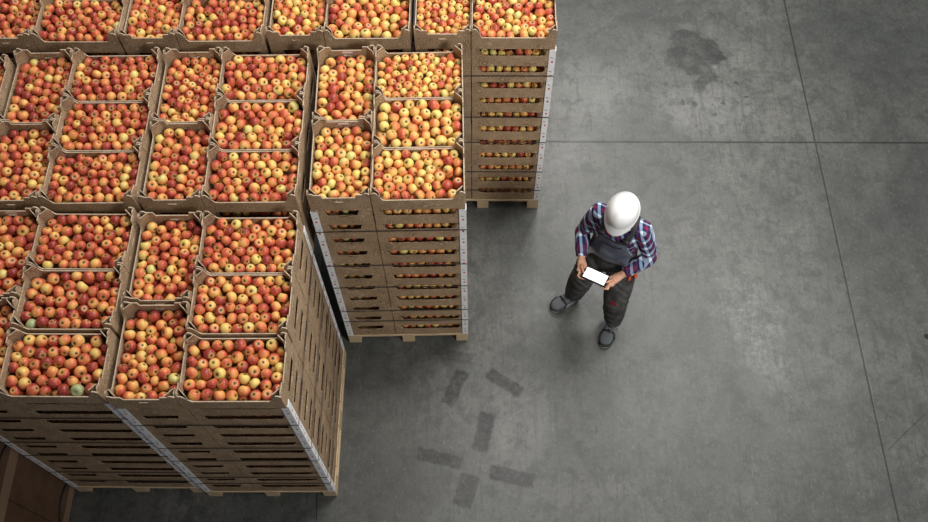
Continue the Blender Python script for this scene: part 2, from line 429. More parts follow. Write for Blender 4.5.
for k, slot, L in crate_list:
    S = STACKS[k]; kd, dx, dy = SLOTS[slot]
    push = -0.018 if (L == 0 and k in 'AF' and slot.startswith('front')) else 0.0
    x, y = local_to_world(S, dx + GAP / 2 + (jr.uniform(-.0015, .0015) if L else 0), dy + push + GAP / 2 + (jr.uniform(-.0015, .0015) if L else 0))
    z = Z0 + LAYER * (N - 1 - L)
    group = "cardboard crates of apples, " + S['name']
    if L == 0:
        e = empty('apple_crate', (x, y, z), S['a'])
        for n, me in crate_kinds[kd][0]:
            link_mesh(n, me, e)
        tag(e, "open apple crate, %s of five on top, %s" % (slot, S['name']), 'crate', group)
        top_empties[(k, slot)] = e
    else:
        o = link_mesh('apple_crate', crate_kinds[kd][1], None, (), (x, y, z), (0, 0, S['a']))
        lay = 'bottom layer' if L == N - 1 else ordinal(L) + ' layer down'
        tag(o, "cardboard crate, %s column, %s, %s" % (slot, lay, S['name']), 'crate', group)
for key in [('B', 'back left'), ('B', 'front left'), ('F', 'back left')]:  # white patches added where handle slits show bright
    m = MB(); y = W6 - T - 0.0012
    m.box(0.165, y, 0.126, 0.235, y + 0.001, 0.142)
    tag(link_mesh('paper_label', m.mesh('paper_label', M['paper']), top_empties[key]), label='white patch added for the bright handle slit, inner back wall')

# ------------------------------------------------------------------ apples
NS, NR = 14, 11
def apple_template():
    vs = [(0, 0, 0.62)]
    prof = []
    for deg in (6.5, 17, 36, 56, 76, 96, 118, 142, 163, 173.5):
        a = math.radians(deg)
        r = math.sin(a) ** 0.86; z = math.cos(a)
        r *= 1 + 0.05 * z
        z = 0.93 * z - 0.30 * math.exp(-(a / 0.38) ** 2) + 0.20 * math.exp(-((math.pi - a) / 0.33) ** 2)
        prof.append((r, z))
    for r, z in prof:
        for k in range(NS):
            t_ = 2 * math.pi * k / NS; vs.append((r * math.cos(t_), r * math.sin(t_), z))
    vs.append((0, 0, -0.70))
    fs = []
    for k in range(NS): fs.append((0, 1 + k, 1 + (k + 1) % NS))
    for i in range(NR - 2):
        for k in range(NS):
            a = 1 + i * NS + k; b = 1 + i * NS + (k + 1) % NS; fs.append((a, a + NS, b + NS, b))
    last = len(vs) - 1; o = 1 + (NR - 2) * NS
    for k in range(NS): fs.append((last, o + (k + 1) % NS, o + k))
    return np.array(vs), fs
AV, AF = apple_template()
NVA = len(AV)
def apple_colors(red, r_):
    """red 0..1 -> one colour per vertex: yellow ground with a red blush on one cheek"""
    d = r_.normal(size=3); d /= np.linalg.norm(d)
    n = AV / np.maximum(1e-6, np.linalg.norm(AV, axis=1)[:, None])
    bl = n @ d * 0.36 + r_.normal(size=NVA) * 0.035
    ang = np.arctan2(AV[:, 1], AV[:, 0]); bl += 0.05 * np.sin(5 * ang + r_.uniform(0, 6)) 
    b = np.clip(red + bl, 0, 1.1)
    g = r_.uniform(0, 1)
    keys = [0.0, 0.28, 0.5, 0.75, 1.1]
    cs = np.array([[0.78 - .15 * g, 0.57, 0.15 + .05 * g], [0.76, 0.41, 0.11], [0.70, 0.225, 0.075], [0.52, 0.082, 0.045], [0.27, 0.026, 0.024]])
    out = np.stack([np.interp(b, keys, cs[:, i]) for i in range(3)], 1)
    # pale ring and dark hollow at stalk and eye
    out[1:1 + NS] = (0.10, 0.06, 0.02)
    out[1 + NS:1 + 2 * NS] = out[1 + NS:1 + 2 * NS] * 0.5 + np.array([0.62, 0.40, 0.11]) * 0.5
    out[0] = (0.03, 0.02, 0.008)
    out[-1] = (0.02, 0.015, 0.01); out[-1 - NS:-1] = (0.06, 0.04, 0.02)
    out[-1 - 2 * NS:-1 - NS] = out[-1 - 2 * NS:-1 - NS] * 0.45 + np.array([0.7, 0.48, 0.15]) * 0.55
    return out
def axis_rotation(r_, mode):
    """rotation matrix; mode 'up' shows the stalk or eye to the sky"""
    if mode: tilt = abs(r_.normal()) * 0.5 + 0.05; tilt = math.pi - tilt if r_.random() < 0.45 else tilt
    else: tilt = r_.uniform(0.7, 2.4)
    az = r_.uniform(0, 2 * math.pi); sp = r_.uniform(0, 2 * math.pi)
    return np.array(Matrix.Rotation(az, 3, 'Z') @ Matrix.Rotation(tilt, 3, 'X') @ Matrix.Rotation(sp, 3, 'Z')), tilt
def relax(w, d, rb, n, r_, g=0.066):
    """n fruits shuffled into a tight irregular layer"""
    r = rb * r_.uniform(0.9, 1.08, n)
    X = np.stack([r_.uniform(T + r, w - T - r), r_.uniform(T + r, d - T - r)], 1)
    for it in range(150):
        D = X[:, None] - X[None]; L = np.sqrt((D ** 2).sum(2)) + 1e-9
        ov = np.maximum(0, (r[:, None] + r[None]) * 1.0 - L); np.fill_diagonal(ov, 0)
        X = X + (D / L[..., None] * ov[..., None]).sum(1) * 0.42
        for cx, cy in ((0, 0), (w, 0), (0, d), (w, d)):
            ax = np.abs(X[:, 0] - cx); ay = np.abs(X[:, 1] - cy)
            pen = np.maximum(0, g + T + r * 1.38 - ax - ay) * 0.5
            X[:, 0] += np.sign(w / 2 - cx) * pen; X[:, 1] += np.sign(d / 2 - cy) * pen
        X[:, 0] = np.clip(X[:, 0], T + r, w - T - r); X[:, 1] = np.clip(X[:, 1], T + r, d - T - r)
    return X, r
def deposit(w, d, rb, zt, r_):
    A = (w - 2 * T) * (d - 2 * T) - 0.006
    n = int(A / (3.4641 * rb * rb) * 0.93)
    X, r = relax(w, d, rb, n, r_)
    X2, r2 = relax(w, d, rb, int(n * 0.92), r_)
    swell = 0.006 * np.sin(X[:, 0] * 17 + r_.uniform(0, 6)) * np.sin(X[:, 1] * 15 + r_.uniform(0, 6))
    z = zt + r_.normal(0, 0.0045, len(r)) + swell
    z2 = np.full(len(r2), zt - rb * 1.5) + r_.normal(0, 0.003, len(r2))
    return np.concatenate([np.column_stack([X, z, r]), np.column_stack([X2, z2, r2])])
stuff_v, stuff_c = [], []
def add_stuff(pos, r, red, r_, mode):
    R, _ = axis_rotation(r_, mode)
    stuff_v.append((AV * r * r_.uniform(0.96, 1.04, 3)) @ R.T + pos); stuff_c.append(apple_colors(red, r_))
def make_apple_mesh(verts, cols, name):
    n = len(verts); V = np.concatenate(verts).astype(np.float32); C = np.concatenate(cols)
    me = bpy.data.meshes.new(name)
    tri = np.array([f for f in AF if len(f) == 3]); quad = np.array([f for f in AF if len(f) == 4])
    off = (np.arange(n) * NVA)[:, None, None]
    T3 = (tri[None] + off).reshape(-1, 3); Q4 = (quad[None] + off).reshape(-1, 4)
    loops = np.concatenate([T3.ravel(), Q4.ravel()]).astype(np.int32)
    starts = np.concatenate([np.arange(len(T3)) * 3, len(T3) * 3 + np.arange(len(Q4)) * 4]).astype(np.int32)
    me.vertices.add(len(V)); me.vertices.foreach_set('co', V.ravel())
    me.loops.add(len(loops)); me.loops.foreach_set('vertex_index', loops)
    me.polygons.add(len(starts)); me.polygons.foreach_set('loop_start', starts)
    me.polygons.foreach_set('use_smooth', np.ones(len(starts), bool))
    me.update(calc_edges=True)
    a = me.color_attributes.new('Col', 'FLOAT_COLOR', 'POINT')
    a.data.foreach_set('color', np.concatenate([C, np.ones((len(C), 1))], 1).astype(np.float32).ravel())
    me.materials.append(M['apple']); return me
RB = {('B', 'back right'): .0305, ('J', 'front left'): .0295, ('E', 'back left'): .0325, ('B', 'middle right'): .0385, ('B', 'front left'): .0345, ('B', 'back left'): .0365, ('B', 'front right'): .0345,
      ('J', 'front right'): .0335, ('I', 'front right'): .038, ('A', 'back left'): .0345}
INDIV = [('A', 'front right'), ('A', 'middle right'), ('A', 'front left'), ('A', 'back right'), ('B', 'front right')]
REDS = {('B', 'back left'): 0.42, ('B', 'middle right'): 0.28, ('A', 'middle right'): 0.56, ('A', 'back left'): 0.58, ('E', 'front left'): .6}
made = 0
def colour_word(red): return 'pale yellow' if red < 0.2 else 'yellow' if red < 0.36 else 'orange' if red < 0.56 else 'red' if red < 0.8 else 'deep red'
stem_me = None
sm_ = MB(); sm_.tube([(0, 0, 0.015), (0.001, 0, 0.028), (0.003, 0.001, 0.038)], [0.0018, 0.0015, 0.0019], 6); stem_me = sm_.fixed('stem', M['stem'])
pending = []
for (k, slot, L) in crate_list:
    S = STACKS[k]; kd, dx, dy = SLOTS[slot]
    w, d = (W6, W4) if kd == 'wide' else (W4, W6)
    r_ = np.random.default_rng(hash_ := (sum(ord(c) * (i + 3) for i, c in enumerate(k + slot)) * 131 + L * 17))
    z = Z0 + LAYER * (N - 1 - L)
    base_red = REDS.get((k, slot), S['red'])
    push = -0.018 if (L == 0 and k in 'AF' and slot.startswith('front')) else 0.0
    def W(px, py, pz):
        X, Y = local_to_world(S, dx + GAP / 2 + px, dy + push + GAP / 2 + py); return np.array([X, Y, z + pz])
    if L == 0:
        rb = RB.get((k, slot), r_.uniform(.0335, .0368))
        Pn = deposit(w, d, rb, 0.1 if kd == 'wide' else 0.088, r_)
        for (ax, ay, az, ar) in Pn:
            red = float(np.clip(r_.normal(base_red, 0.21), 0.02, 0.98))
            # hidden ones deep in the heap are skipped
            dd = np.hypot(Pn[:, 0] - ax, Pn[:, 1] - ay)
            above = ((dd < ar * 1.05) & (Pn[:, 2] > az + ar)).sum()
            pass
            top_ = az > 0.066
            if (k, slot) in INDIV and top_:
                pending.append((W(ax, ay, az), ar, red, k, slot, ax / w, ay / d, math.dist(W(ax, ay, az), (0, 0, 7.45))))
            else: add_stuff(W(ax, ay, az), ar, red, r_, r_.random() < 0.36)
    else:
        faces = []
        if slot.startswith('front'): faces.append('f')
        if kd == 'wide' and k in 'ABJ': faces.append('r')
        for fc in faces:
            ln = w if fc == 'f' else d
            for row in range(1 if ln < .5 else 2):
                s_ = 0.075 + r_.uniform(0, .02)
                while s_ < ln - 0.07:
                    r = 0.033 * r_.uniform(0.88, 1.06)
                    inn = 0.040 + r + row * 0.06
                    hz = 0.052 + r_.uniform(-0.014, 0.022) + row * 0.008
                    if ln < 0.5: hz -= 0.016; inn += 0.02
                    p = W(s_, inn, hz) if fc == 'f' else W(w - inn, s_, hz)
                    red = float(np.clip(r_.normal(base_red, 0.21), 0.02, 0.98))
                    add_stuff(p, r, red, r_, r_.random() < 0.3)
                    s_ += r * 2.02
pending.sort(key=lambda a: a[-1])
cut = pending[300:]; pending = pending[:300]
# two odd green apples seen in the heap of the left front stack
for (p, r, red, k, slot, u, v, _) in cut: add_stuff(p, r, red, rng, rng.random() < 0.5)
variants = {}
hrow = ['left edge', 'left half', 'right half', 'right edge']; vrow = ['front', 'middle', 'back']
for (p, r, red, k, slot, u, v, _) in pending:
    cls = colour_word(red); key = (cls, int(rng.integers(0, 7)))
    if key not in variants:
        mid = {'pale yellow': .12, 'yellow': .28, 'orange': .46, 'red': .68, 'deep red': .88}[cls] + rng.uniform(-.06, .06)
        variants[key] = make_apple_mesh([AV * 0.033 * np.array([1, 1, 1])], [apple_colors(mid, rng)], 'apple')
    R, tilt = axis_rotation(rng, rng.random() < 0.4)
    o = link_mesh('apple', variants[key], None, (), p.tolist())
    o.rotation_euler = Matrix(R.tolist()).to_euler(); sc = r / 0.033; o.scale = (sc, sc, sc * rng.uniform(.95, 1.04))
    if tilt < 1.1:
        s = link_mesh('stem', stem_me, o)
    S = STACKS[k]
    tag(o, "%s apple, %s of its %s, %s crate, %s" % (cls, hrow[min(3, int(u * 4))], vrow[min(2, int(v * 3))], slot, S['name']), 'apple',
        "apples in the %s crate, %s" % (slot, S['name']))
# greenish apples: one grey-green, one lime, in the front row's left stack
for (sx, sy) in [(0.44, 0.42), (0.82, 0.035)]:
    S = STACKS['F']; X, Y = local_to_world(S, sx, sy)
    best = min(range(len(stuff_v)), key=lambda i: abs(stuff_v[i][:, 2].mean() - 2.31) * 0.5 + np.hypot(*(stuff_v[i][:, :2].mean(0) - (X, Y))))
    stuff_c[best] = stuff_c[best] * 0.1 + np.array([0.33, 0.42, 0.2]) * 0.9
me = make_apple_mesh(stuff_v, stuff_c, 'apples')
tag(link_mesh('apple_heap', me), 'red and yellow apples heaped in the farther crates and behind the side slots', 'apples', kind='stuff')

# ------------------------------------------------------------------ pallets
pal_parts = []
PW, PD = 1.0, 1.2
def bx(*a):
    m = MB(); m.box(*a); return m
for i in range(7):
    wd = 0.145 if i in (0, 3, 6) else 0.095; cy = 0.0725 + i * (PD - 0.145) / 6
    pal_parts.append(('deck_board', bx(0, cy - wd / 2, 0.122, PW, cy + wd / 2, 0.144)))
for cx in (0.05, 0.5, 0.95): pal_parts.append(('stringer_board', bx(cx - 0.05, 0, 0.1, cx + 0.05, PD, 0.122)))
for cx in (0.05, 0.5, 0.95):
    for cy in (0.0725, 0.6, PD - 0.0725): pal_parts.append(('block', bx(cx - 0.05, cy - 0.0725, 0.022, cx + 0.05, cy + 0.0725, 0.1)))
    pal_parts.append(('bottom_board', bx(cx - 0.05, 0, 0, cx + 0.05, PD, 0.022)))
pal_me = [(n, m.mesh('pallet_' + n, M['pine'])) for n, m in pal_parts]
for k, S in STACKS.items():
    if 'pallet' not in S: continue
    x, y = local_to_world(S, -0.004, -0.004)
    e = empty('wooden_pallet', (x, y, 0), S['a']); e.scale = (1.008, 1.007, 1)
    for n, me_ in pal_me: link_mesh(n, me_, e)
    tag(e, S['pallet'], 'pallet', 'wooden pallets under the crate stacks')

# ------------------------------------------------------------------ corner protectors and straps
H1 = Z0 + LAYER * (N - 1) - 0.005
def protector_mesh(sx, sy, seed):
    """L-shaped card; corner at origin, legs going +x*sx and +y*sy"""
    rr = random.Random(seed); m = MB(); leg = 0.043; th = 0.004
    x0, x1 = sorted((-sx * th, sx * leg)); y0, y1 = sorted((-sy * th, 0)); m.box(x0, y0, 0, x1, y1, H1 - Z0)
    x0, x1 = sorted((-sx * th, 0)); y0, y1 = sorted((0, sy * leg)); m.box(x0, y0, 0, x1, y1, H1 - Z0)
    z = 0.06
    while z < H1 - Z0 - 0.08:      # red fruit marks printed down both legs, black curl every third
        for leg_ in (0, 1):
            u0 = 0.018
            def P(u, zz):
                return (sx * u, -sy * (th + 0.0006), zz) if leg_ == 0 else (-sx * (th + 0.0006), sy * u, zz)
            pts = [P(u0 + 0.008 * math.cos(a * math.pi / 4), z + 0.012 * math.sin(a * math.pi / 4)) for a in range(8)]
            m.add(pts, [tuple(range(8))], 1)
            q = [(0.012, z + 0.04), (0.034, z + 0.047), (0.034, z + 0.053), (0.012, z + 0.046)]
            m.add([P(*w_) for w_ in q], [(0, 1, 2, 3)], 2)
        z += 0.155
    return m.fixed('corner_protector', M['white_card'], M['red_print'], M['black_print'])
prot = {(sx, sy): protector_mesh(sx, sy, 1) for sx in (-1, 1) for sy in (-1, 1)}
PR = [('A', 'fr', "white card corner strip, front right edge of the front row's right-hand stack"),
      ('A', 'fl', "white card corner strip, front left edge of the front row's right-hand stack"),
      ('A', 'br', "white card corner strip, back right edge of the front row's right-hand stack"),
      ('F', 'fr', "white card corner strip, front right edge of the front row's left-hand stack"),
      ('F', 'fl', "white card corner strip beside the dark brown bins"),
      ('B', 'fr', "white card corner strip, front right edge of the middle row's rightmost stack"),
      ('B', 'fl', "white card corner strip, front left edge of the middle row's rightmost stack"),
      ('J', 'fr', "white card corner strip, front right edge of the back row's rightmost stack")]
for k, c_, lab in PR:
    S = STACKS[k]; cx = 1.0 if c_[1] == 'r' else 0.0; cy = 0.0 if c_[0] == 'f' else 1.2
    X, Y = local_to_world(S, cx, cy)
    o = link_mesh('corner_protector', prot[(-1 if cx else 1, 1 if cy == 0 else -1)], None, (), (X, Y, Z0), (0, 0, S['a']))
    tag(o, lab, 'corner protector', 'white corner strips on the crate stacks')
def strap_mesh():
    m = MB(); o = 0.0052; h = 0.0055; t_ = 0.0012
    pts = [(-o, -o), (1 + o, -o), (1 + o, 1.2 + o), (-o, 1.2 + o)]
    for i in range(4):
        (ax, ay), (bx_, by) = pts[i], pts[(i + 1) % 4]
        x0, x1 = sorted((ax, bx_)); y0, y1 = sorted((ay, by))
        m.box(x0 - t_, y0 - t_, -h, x1 + t_, y1 + t_, h)
    return m.mesh('strap', M['strap'])
strap_me = strap_mesh()
levels = {'A': [1.84, 1.34, 1.03, .58, .40], 'B': [1.93, 1.43, 1.07, .64, .44], 'J': [1.905, 1.395, 1.05, .61, .31], 'F': [1.88, 1.36, 1.04, .6, .36]}
words = ['topmost', 'second', 'third', 'fourth', 'lowest']
for k, lv in levels.items():
    for i, z in enumerate(lv):
        o = link_mesh('packing_strap', strap_me, None, (), (*local_to_world(STACKS[k], 0, 0), z), (0, 0, STACKS[k]['a']))
        tag(o, "thin dark strap, %s of five around the %s" % (words[i], STACKS[k]['name']), 'strap', 'straps around the ' + STACKS[k]['name'])

# ------------------------------------------------------------------ dark bins at lower left
def big_bin(z, label, first):
    e = empty('storage_bin', (-4.25, 0.75, z), 0)
    w, d, h = 1.085, 1.13, 1.03
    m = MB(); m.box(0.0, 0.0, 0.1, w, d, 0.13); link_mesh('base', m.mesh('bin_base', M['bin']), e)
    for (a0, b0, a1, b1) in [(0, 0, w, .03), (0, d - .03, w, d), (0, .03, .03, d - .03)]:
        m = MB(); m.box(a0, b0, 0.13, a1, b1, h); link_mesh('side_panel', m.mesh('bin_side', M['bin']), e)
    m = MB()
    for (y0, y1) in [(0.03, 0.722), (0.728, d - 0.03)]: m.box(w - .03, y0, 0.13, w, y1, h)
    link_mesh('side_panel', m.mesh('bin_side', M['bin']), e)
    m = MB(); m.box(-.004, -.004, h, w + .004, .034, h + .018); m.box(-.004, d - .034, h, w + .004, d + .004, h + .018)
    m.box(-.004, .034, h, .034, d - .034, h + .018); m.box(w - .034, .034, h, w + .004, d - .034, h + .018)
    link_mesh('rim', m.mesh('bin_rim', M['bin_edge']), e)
    for x0 in (0.0, w / 2 - .06, w - .12):
        m = MB()
        rr = [(x0, 0, 0), (x0 + .12, 0, 0)]
        m.box(x0, 0.0, 0.0, x0 + .12, d, 0.1)
        link_mesh('skid', m.mesh('bin_skid', M['bin_edge']), e)
    # curved hand strap on the right wall, close to the base
    m = MB(); pts = []
    for i in range(9):
        s_ = i / 8; pts.append((w + .006, 0.74 + 0.34 * s_, 0.16 + 0.07 * math.sin(math.pi * s_)))
    m.tube(pts, 0.007, 8); link_mesh('strap', m.fixed('bin_strap', M['black']), e)
    tag(e, label, 'bin', 'dark brown bins at lower left')
big_bin(0.0, 'dark brown bin on the floor at the lower left, under another bin', True)
big_bin(1.05, 'dark brown bin resting on top of the lower left bin', False)

# ------------------------------------------------------------------ the worker
PERSON = (1.07, 3.355, 0.0); PYAW = math.radians(-27.4)
def ell(cx, cy, z, rx, ry, n=28, tiltx=0.0):
    return [(cx + rx * math.cos(2 * math.pi * k / n), cy + ry * math.sin(2 * math.pi * k / n), z + tiltx * ry * math.sin(2 * math.pi * k / n)) for k in range(n)]
SHO = {-1: (-0.165, 0.015, 1.435), 1: (0.165, 0.015, 1.435)}
ELB = {-1: (-0.250, 0.0, 1.125), 1: (0.270, 0.015, 1.135)}
WRI = {-1: (-0.168, -0.19, 1.055), 1: (0.138, -0.175, 1.06)}
HIP = {-1: (-0.095, 0.02, 0.93), 1: (0.095, 0.02, 0.93)}
KNE = {-1: (-0.165, -0.065, 0.52), 1: (0.145, -0.105, 0.51)}
ANK = {-1: (-0.215, 0.0, 0.10), 1: (0.168, -0.068, 0.10)}
TAB_C = Vector((-0.021, -0.275, 1.070)); TAB_T = math.radians(14)   # far edge raised
def lerp(a, b, t_): return tuple(a[i] + (b[i] - a[i]) * t_ for i in range(3))
HEADC = Vector((0.0, -0.03, 1.625)); HT = math.radians(26)      # head bowed forward
def hd(x, y, z):   # head-local -> person-local, bowed about x
    c, s = math.cos(HT), math.sin(HT)
    return (HEADC.x + x, HEADC.y + y * c - z * s, HEADC.z + y * s + z * c)
b_ = MB()
# torso (under the clothes), neck, head
b_.loft([ell(0, .02, .86, .12, .09), ell(0, .02, .95, .145, .10), ell(0, .01, 1.08, .13, .09), ell(0, .015, 1.25, .155, .10), ell(0, .02, 1.38, .165, .095), ell(0, .02, 1.44, .12, .08), ell(0, .015, 1.47, .065, .06)])
b_.tube([(0, .025, 1.42), (0, .005, 1.50), (0, -.025, 1.57)], [.062, .056, .058], 16)
rings = []
for z, rx, ry, oy in [(-.125, .028, .03, -.055), (-.115, .045, .05, -.045), (-.09, .058, .070, -.028), (-.05, .068, .085, -.012), (0, .075, .095, 0), (.05, .077, .098, .004), (.09, .068, .085, .006), (.115, .045, .055, .006), (.125, .02, .025, .006)]:
    rings.append([hd(rx * math.cos(2 * math.pi * k / 24), oy + ry * math.sin(2 * math.pi * k / 24), z) for k in range(24)])
b_.loft(rings)
b_.loft([[hd(r * math.cos(a * math.pi / 4), y + 0.0, z + r * math.sin(a * math.pi / 4)) for a in range(8)] for r, y, z in [(.014, -.085, .0), (.015, -.10, -.012), (.016, -.112, -.03), (.007, -.116, -.036)]])   # nose
for sx in (-1, 1):
    b_.loft([[hd(sx * (.070 + i * .006), -.005 + r * math.cos(a * math.pi / 5), -.012 + 1.6 * r * math.sin(a * math.pi / 5)) for a in range(10)] for i, r in enumerate([.012, .017, .019, .015])])   # ear
    b_.tube([hd(sx * .018, -.092, -.066), hd(0, -.1, -.066)], [.006, .009], 8)            # lips
for s in (-1, 1):
    b_.tube([lerp((0, .02, 1.42), SHO[s], .4), SHO[s], lerp(SHO[s], ELB[s], .5), ELB[s]], [.06, .056, .047, .04], 14)
    b_.tube([ELB[s], lerp(ELB[s], WRI[s], .35), lerp(ELB[s], WRI[s], .8), WRI[s]], [.04, .04, .03, .027], 14)
    b_.tube([(HIP[s][0], HIP[s][1], .95), HIP[s], lerp(HIP[s], KNE[s], .5), KNE[s]], [.085, .088, .068, .053], 14)
    b_.tube([KNE[s], lerp(KNE[s], ANK[s], .3), lerp(KNE[s], ANK[s], .8), ANK[s], (ANK[s][0], ANK[s][1], .05)], [.053, .056, .038, .036, .036], 14)
    # hand: palm along the tablet's side edge, fingers curled under, thumb on the bezel
    ex = TAB_C.x + s * 0.098
    ct, st = math.cos(TAB_T), math.sin(TAB_T)
    def tb(x, y, z):  # tablet-local -> person-local (y forward negative, far edge up)
        return (TAB_C.x + x, TAB_C.y + y * ct + z * st, TAB_C.z - y * st + z * ct)
    pc = tb(s * .112, .035, -.012)
    b_.tube([WRI[s], lerp(WRI[s], pc, .5), pc, tb(s * .113, -.012, -.014)], [(.029, .022), (.036, .021), (.040, .020), (.030, .016)], 12)
    fl = [(.020, .95), (-.002, 1.08), (-.024, 1.0), (-.043, .78)]
    for j, (fy, fl_) in enumerate(fl):
        r0 = .0092 - .0006 * (j == 3) * 2
        pts = [tb(s * .112, fy + .012, -.016), tb(s * .119, fy, -.020), tb(s * (.112 - .018 * fl_), fy - .006, -.027), tb(s * (.104 - .036 * fl_), fy - .008, -.023), tb(s * (.098 - .050 * fl_), fy - .008, -.0165)]
        b_.tube(pts, [.011, r0 + .001, r0, r0 * .9, r0 * .72], 10)
    b_.tube([tb(s * .125, .055, -.004), tb(s * .121, .03, .008), tb(s * .110, .005, .017), tb(s * .093, -.016, .0155), tb(s * .086, -.024, .0135)], [.017, .0135, .0108, .0096, .007], 10)
body = link_mesh('person', blob(b_, 'person', 0.0052, M['skin'], 3, 0.5), None, (), PERSON, (0, 0, PYAW))
body.scale = (1.045,) * 3
tag(body, 'person in white hard hat, plaid shirt and dark overalls, standing and holding a tablet', 'person')
for sx in (-1, 1):
    m = MB(); m.ball(hd(sx * .031, -.080, -.002), .0125); link_mesh('eye', m.fixed('eye', M['eye'], ), body)
m = MB()
rings = []
for z, rx, ry, oy in [(-.07, .060, .062, .036), (-.045, .073, .080, .020), (0, .081, .092, .012), (.04, .083, .1, .008)]:
    rings.append([hd(rx * math.cos(a), oy + ry * math.sin(a), z) for a in [math.radians(-18 + 216 * k / 20) for k in range(21)]])
for r0, r1 in zip(rings[:-1], rings[1:]):
    for k in range(20): m.add([r0[k], r0[k + 1], r1[k + 1], r1[k]], [(0, 1, 2, 3)], 0, True)
hair = link_mesh('hair', m.mesh('hair', M['hair']), body)
sol = hair.modifiers.new('s', 'SOLIDIFY'); sol.thickness = .01; sol.offset = 0

# shirt
s_ = MB()
s_.loft([ell(0, .012, 1.0, .165, .118), ell(0, .012, 1.10, .158, .115), ell(0, .012, 1.22, .172, .122), ell(0, .015, 1.33, .188, .122), ell(0, .018, 1.41, .182, .11), ell(0, .02, 1.46, .13, .088), ell(0, .012, 1.495, .078, .07)])
for s in (-1, 1):
    s_.tube([lerp((0, .02, 1.41), SHO[s], .45), SHO[s], lerp(SHO[s], ELB[s], .35), lerp(SHO[s], ELB[s], .75), ELB[s], lerp(ELB[s], WRI[s], .12)], [.07, .074, .067, .060, .057, .054], 16)
    s_.tube([lerp(ELB[s], WRI[s], -.06), lerp(ELB[s], WRI[s], .3), lerp(ELB[s], WRI[s], .6), lerp(ELB[s], WRI[s], .80)], [.054, .056, .048, .041], 16)
shirt_me = blob(s_, 'shirt', 0.008, M['plaid'], 5)
# folds
dsp = np.empty(len(shirt_me.vertices) * 3); shirt_me.vertices.foreach_get('co', dsp); dsp = dsp.reshape(-1, 3)
nr = np.array([v.normal[:] for v in shirt_me.vertices])
amp = 0.004 * np.sin(dsp[:, 2] * 85 + 3 * np.sin(dsp[:, 0] * 30)) * np.sin(dsp[:, 0] * 28 + dsp[:, 1] * 35 + 1)
shirt_me.vertices.foreach_set('co', (dsp + nr * amp[:, None]).ravel()); shirt_me.update()
shirt = link_mesh('shirt', shirt_me, body)
tag(shirt, label='navy, red and white plaid shirt with long sleeves')
for s in (-1, 1):
    m = MB(); m.tube([lerp(ELB[s], WRI[s], .74), lerp(ELB[s], WRI[s], .80), lerp(ELB[s], WRI[s], .88)], [.043, .042, .040], 20)
    tag(link_mesh('cuff', m.fixed('cuff', M['plaid']), body), label='buttoned plaid cuff')
m = MB()
for s in (-1, 1):   # shirt collar
    pts = [(s * .012, -.072, 1.478), (s * .05, -.055, 1.49), (s * .076, -.005, 1.505), (s * .06, .055, 1.52), (0, .078, 1.525)]
    m.tube(pts, [(.020, .006)] * 5, 8)
link_mesh('collar', m.fixed('collar', M['plaid']), body)

# trousers
p_ = MB()
p_.loft([ell(0, .015, .84, .15, .115), ell(0, .018, .93, .185, .132), ell(0, .015, 1.02, .182, .130), ell(0, .012, 1.10, .174, .128), ell(0, .012, 1.14, .172, .126)])
for s in (-1, 1):
    K = KNE[s]; A_ = ANK[s]
    p_.tube([(HIP[s][0], HIP[s][1], .97), lerp(HIP[s], K, .1), lerp(HIP[s], K, .55), K, lerp(K, A_, .25)], [.10, .118, .108, .098, .092], 18)
    p_.tube([lerp(K, A_, -.08), lerp(K, A_, .3), lerp(K, A_, .65), lerp(K, A_, .88), lerp(K, A_, 1.0)], [.092, .094, .084, .078, .076], 18)
tro_me = blob(p_, 'trousers', 0.009, M['trouser'], 5)
dsp = np.empty(len(tro_me.vertices) * 3); tro_me.vertices.foreach_get('co', dsp); dsp = dsp.reshape(-1, 3)
nr = np.array([v.normal[:] for v in tro_me.vertices])
amp = np.where(dsp[:, 2] < 0.85, 0.0045, 0.0015) * np.sin(dsp[:, 2] * 48 + 4 * np.sin(dsp[:, 0] * 17 + dsp[:, 1] * 25 + dsp[:, 2] * 9)) * (0.4 + 0.6 * np.sin(dsp[:, 2] * 13 + dsp[:, 1] * 21) ** 2)
tro_me.vertices.foreach_set('co', (dsp + nr * amp[:, None]).ravel()); tro_me.update()
tro = link_mesh('overall_trousers', tro_me, body)
tag(tro, label='charcoal work trousers of the overalls')

# bib and straps follow the shirt
def bvh_of(me): return BVHTree.FromPolygons([v.co.copy() for v in me.vertices], [tuple(p.vertices) for p in me.polygons])
bv_shirt = bvh_of(shirt_me); bv_tro = bvh_of(tro_me)
def cast(x, z, back=False):
    best = None
    for bv in (bv_shirt, bv_tro):
        o = Vector((x, 0.6 if back else -0.6, z)); h = bv.ray_cast(o, Vector((0, -1 if back else 1, 0)))
        if h[0] is not None and (best is None or (h[0].y > best if back else h[0].y < best)): best = h[0].y
    return best if best is not None else 0
def panel_on(zs, half, off, back=False, nx=14, cx=0.0):
    grid = []
    for z, hw in zip(zs, half):
        row = []
        for i in range(nx + 1):
            x = cx + hw * (2 * i / nx - 1); y = max(cast(x, z, back), -0.16) if not back else cast(x, z, back)
            row.append(Vector((x, y + (off if back else -off), z)))
        grid.append(row)
    for _ in range(2):
        for r in grid:
            for i in range(1, nx): r[i].y = (r[i - 1].y + r[i].y * 2 + r[i + 1].y) / 4
    m = MB(); n = nx + 1
    m.add([v for r in grid for v in r], [(j * n + i, j * n + i + 1, (j + 1) * n + i + 1, (j + 1) * n + i) for j in range(len(grid) - 1) for i in range(nx)], 0, True)
    return m
def solid(name, m, mat, th, parent=body, label=None):
    o = link_mesh(name, m.mesh(name, mat), parent); md = o.modifiers.new('s', 'SOLIDIFY'); md.thickness = th; md.offset = 0
    if label: o['label'] = label
    return o
zs = [1.06, 1.10, 1.15, 1.20, 1.25, 1.30, 1.345, 1.36]
